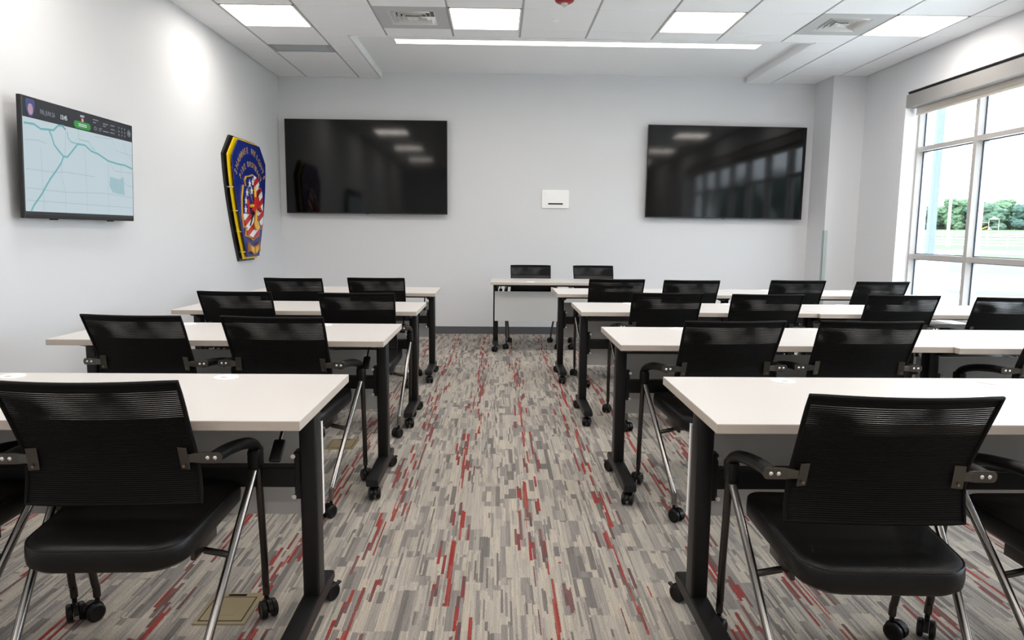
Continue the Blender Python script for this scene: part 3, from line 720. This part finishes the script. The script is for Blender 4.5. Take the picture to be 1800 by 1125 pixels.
        rl = smooth_path([(s*.279, .362, .54), (s*.278, .345, .512), (s*.262, .18, .335), (s*.243, .022, .145), (s*.240, .004, .115), (s*.239, .0, .072)], 4)
        B().tube(rl, .0115, 12).obj('rear_leg', M_chrome, c, True)
        B().cyl((s*.262, .185, .340), (s*.19, .19, .352), .0095, 10).box((s*.185, .2, .375), (.012, .16, .04), .003).obj('seat_hinge', M_gun, c, True)
        caster_parts(c, s*.267, .464, .029, .015, R(35*s)); caster_parts(c, s*.239, 0, .029, .015, R(-30*s))
    B().cyl((-.187, .2, .352), (.187, .2, .352), .0095, 10).obj('cross_tube', M_gun, c, True)
    return c
chair0 = make_chair(); index_tree(chair0); cused = []
def place_chair(x, y, rz, label):
    c = chair0 if not cused else copy_tree(chair0)
    cused.append(1); c.location = (x, y, 0); c.rotation_euler = (0, 0, R(rz)); tag(c, label, 'chair', 'black mesh back chairs at the tables')
CH_L = ((-1.015, 1.666, 1.4, 0, 'nearer the aisle'), (-1.63, 1.655, 0, 0, 'nearer the wall, cut by the picture edge'),
        (-.977, 2.947, -4.3, 1, 'nearer the aisle'), (-1.582, 2.971, -5, 1, 'nearer the wall'),
        (-.851, 4.11, 2, 2, 'nearer the aisle'), (-1.584, 4.15, -3, 2, 'nearer the wall'),
        (-.97, 5.455, 0, 3, 'nearer the aisle'), (-1.585, 5.35, -2, 3, 'nearer the wall'))
for x, y, a, k, s in CH_L: place_chair(x, y, a, 'black mesh chair at the %s left table, %s' % (ordw[k], s))
CH_R = ((.928, 1.551, -2.4, 0, 'nearest the aisle'), (1.60, 1.55, 0, 0, 'half cut by the picture edge'),
        (.995, 2.906, 4.5, 1, 'nearest the aisle'), (1.596, 2.935, -.8, 1, 'second from the aisle'), (2.50, 2.89, 0, 1, 'third from the aisle'),
        (1.04, 4.275, 2, 2, 'nearest the aisle'), (1.647, 4.225, 0, 2, 'second from the aisle'), (2.50, 4.235, -2, 2, 'third from the aisle'), (3.12, 4.14, -3, 2, 'fourth from the aisle'),
        (.935, 5.515, 1, 3, 'nearest the aisle'), (1.52, 5.46, 0, 3, 'second from the aisle'), (2.406, 5.545, 0, 3, 'third from the aisle'), (3.06, 5.48, 4, 3, 'fourth from the aisle'))
for x, y, a, k, s in CH_R: place_chair(x, y, a, 'black mesh chair in the %s right row, %s' % (ordw[k], s))
place_chair(.349, 7.765, 180, 'black mesh chair behind the instructor table, nearer the aisle')
place_chair(1.047, 7.765, 180, 'black mesh chair behind the instructor table, farther from the aisle')

# ------------------------------------------------------------------ outdoors, seen through the window
M_grass = mat('lawn', srgb(62, 80, 46), .95, noise=.2, nscale=.6); M_conc = mat('concrete', srgb(205, 205, 202), .9, noise=.05, nscale=2)
M_gravel = mat('gravel', srgb(74, 74, 76), .95, noise=.45, nscale=3); M_asph = mat('pale_road', srgb(92, 91, 90), .9, noise=.05)
M_fence = mat('white_fence', srgb(235, 236, 238), .6); M_pole = mat('weathered_pole', srgb(150, 146, 140), .9); M_bark = mat('bark', srgb(88, 74, 62), .95)
M_leaf1 = mat('leaves_mid', srgb(72, 96, 78), .9, noise=.5, nscale=2.2); M_leaf2 = mat('leaves_light', srgb(84, 108, 80), .9, noise=.5, nscale=2.4); M_leaf3 = mat('leaves_deep', srgb(64, 90, 80), .9, noise=.5, nscale=2.0)
M_slide = mat('yellow_slide', srgb(205, 170, 20), .4); M_wood = mat('playset_wood', srgb(150, 144, 138), .8); M_stone = mat('cast_stone', srgb(205, 205, 203), .8); M_post = mat('painted_post', srgb(104, 118, 130), .5)
AX = Vector((.565, .825, 0)).normalized(); LX = Vector((AX.y, -AX.x, 0))
def gz(tt): return -.15 if tt < 148 else -.15 + (tt-148)*.056 if tt < 200 else 2.76 + (tt-200)*.012
def gpos(tt, l, dz=0): p = AX*tt + LX*l; return Vector((p.x, p.y, gz(tt)+dz))
def strip(t0, t1, dz, name, m, parent=None, l0=-170, l1=170, n=2):
    b = B(); pr = None
    for q in range(n+1):
        tt = t0+(t1-t0)*q/n; row = [b.bm.verts.new(gpos(tt, l0, dz)), b.bm.verts.new(gpos(tt, l1, dz))]
        if pr: b.bm.faces.new((pr[0], pr[1], row[1], row[0]))
        pr = row
    return b.obj(name, m, parent)
gb = B()
gb.box((170, 60, -.2), (330, 460, .1))
ground = struct(gb.obj('ground', M_grass))
strip(146, 420, .0, 'rising_lawn', M_grass, ground, n=40, l0=-260, l1=260)
strip(14.5, 19.8, .010, 'walk', M_conc, ground, -9, 60); strip(19.8, 21.5, .012, 'gravel_bed', M_gravel, ground, -9, 60); strip(21.5, 28.4, .010, 'walk', M_conc, ground, -9, 60)
strip(28.4, 31.5, .008, 'road', M_asph, ground); strip(31.5, 47, .012, 'gravel_bed', M_gravel, ground, -9, 60); strip(66, 84, .010, 'road', M_asph, ground)
gb2 = B().span((4.45, -6, -.14), (9, 12, -.13)).obj('walk', M_conc, ground)
def fence(a, b, n, lab):
    f = tag(empty('rail_fence', (a.x, a.y, a.z)), lab, 'fence'); d = b-a
    ang = math.atan2(d.y, d.x); ln = Vector((d.x, d.y, 0)).length/n; mx = Matrix.Rotation(ang, 4, 'Z')
    pm = B().box((0, 0, .62), (.14, .14, 1.36), .01).obj('post', M_fence, f); 
    rm = B().box((ln/2, 0, 0), (ln, .05, .17)).obj('rail', M_fence, f)
    for q in range(n):
        p = d*(q/n); dz = d.z/n; 
        o = pm if q == 0 else link('post', pm.data, f); o.location = p; o.rotation_euler = (0, 0, ang)
        for k, z in enumerate((.3, .68, 1.08)):
            o = rm if (q == 0 and k == 0) else link('rail', rm.data, f); o.location = p+Vector((0, 0, z)); o.rotation_euler = (0, -math.atan2(dz, ln), ang)
fence(gpos(128, -30), gpos(94, 38), 32, 'white three rail fence crossing the lawn outside the window')
fence(gpos(171, -40), gpos(168, 60), 40, 'farther white rail fence below the tree line outside')
ud = Vector((.5452, .8383, 0)); up_ = ud*107
t = tag(empty('utility_pole', (up_.x, up_.y, -.15)), 'tall pale utility pole on the lawn outside the window', 'utility pole')
B().tube([(0, 0, 0), (0, 0, 14.2)], [.21, .14], 10).obj('shaft', M_pole, t, True)
B().box((0, 0, 13.3), (3.0, .12, .14), .01, Matrix.Rotation(R(-33), 4, 'Z')).obj('crossarm', M_pole, t)
for s in (-1.3, -.7, .7, 1.3): B().cyl((s*math.cos(R(-33)), s*math.sin(R(-33)), 13.37), (s*math.cos(R(-33)), s*math.sin(R(-33)), 13.6), .05, 8).obj('insulator', M_pole, t)
# play set
pd = gpos(184, 2.5); t = tag(empty('play_set', pd, R(-36)), 'wooden play set with a yellow slide beyond the fences', 'play set')
for x in (-.9, .9):
    for y in (-.7, .7): B().box((x+1.4, y, 1.6), (.14, .14, 3.2)).obj('post', M_wood, t)
B().box((1.4, 0, 1.4), (2.0, 1.6, .12)).obj('deck', M_wood, t)
B().prism([(.3, 3.0), (2.5, 3.0), (1.4, 3.7)], 1.8, Matrix.Translation((0, -.9, 0))).obj('roof', M_wood, t)
B().box((-1.3, 0, 2.4), (3.6, .14, .16)).obj('swing_beam', M_wood, t)
for y in (-.7, .7): B().tube([(-3.0, y, 0), (-3.0, 0, 2.4)], .07, 6).obj('swing_leg', M_wood, t)
B().prism([(.3, 1.4), (.3, 1.6), (-2.2, .35), (-2.6, .3), (-2.6, .1), (-2.1, .12)], .6, Matrix.Translation((0, -1.4, 0))).obj('slide', M_slide, t)
# trees
from mathutils import noise as nz
def tree(pos, h, rad, m, lab, sd):
    rn = random.Random(sd); t = tag(empty('tree', pos), lab, 'tree', 'trees along the field edge')
    b = B()
    for q in range(16):
        a = rn.uniform(0, 6.28); d = rad*.75*math.sqrt(rn.random()); z = h*rn.uniform(.08, .84); r = rad*rn.uniform(.28, .46)
        s = bmesh.new(); bmesh.ops.create_icosphere(s, subdivisions=3, radius=r)
        off = Vector((rn.random()*50, rn.random()*50, 0))
        for v in s.verts:
            n = v.co.normalized(); v.co *= 1+.30*nz.noise(n*2.2+off)+.22*nz.noise(n*6+off)
            v.co.z *= .82
        bmesh.ops.translate(s, vec=(math.cos(a)*d, math.sin(a)*d, z), verts=s.verts); b.add(s)
    b.obj('crown', m, t)
    B().tube([(0, 0, -.3), (.1, 0, h*.5)], [rad*.07, rad*.05], 8).obj('trunk', M_bark, t, True)
ORD = ('first', 'second', 'third', 'fourth', 'fifth', 'sixth', 'seventh', 'eighth', 'ninth', 'tenth', 'eleventh', 'twelfth', 'thirteenth', 'fourteenth', 'fifteenth', 'sixteenth')
heights = (6.6, 7.6, 7.2, 6.2, 8.2, 7.0, 6.4, 7.8)
for q in range(16):
    l = -20+q*3.9+random.uniform(-.6, .6); tt = 214+random.uniform(-3, 3)+(7 if q % 2 else 0); kd = q % 3
    tree(gpos(tt, l), heights[q % 8]*random.uniform(.98, 1.1), 3.9*random.uniform(.95, 1.12), (M_leaf1, M_leaf2, M_leaf3)[kd],
         '%s tree, %s from the left in the row beyond the window field' % (('mid green', 'light green', 'deep green')[kd], ORD[q]), q)
for q in range(8):                                              # nearer trees down the side of the field
    pos = Vector((26+4*random.random(), -4-q*9, -.15)); tree(pos, 7.5, 3.6, M_leaf3, 'shade tree beside the walk outside, %s from the window wall corner' % ORD[q], 100+q)
# slim canopy post on a cast stone pier
t = tag(empty('canopy_post', (4.93, 7.91, -.15)), 'slim pale blue canopy post on a stone pier outside the window', 'post')
B().box((0, 0, .56), (.3, .3, 1.12), .01).obj('pier', M_stone, t)
B().box((0, 0, 1.15), (.36, .36, .07), .01).obj('pier_cap', M_stone, t)
B().box((0, 0, 2.4), (.07, .07, 2.5), .004).obj('shaft', M_post, t)
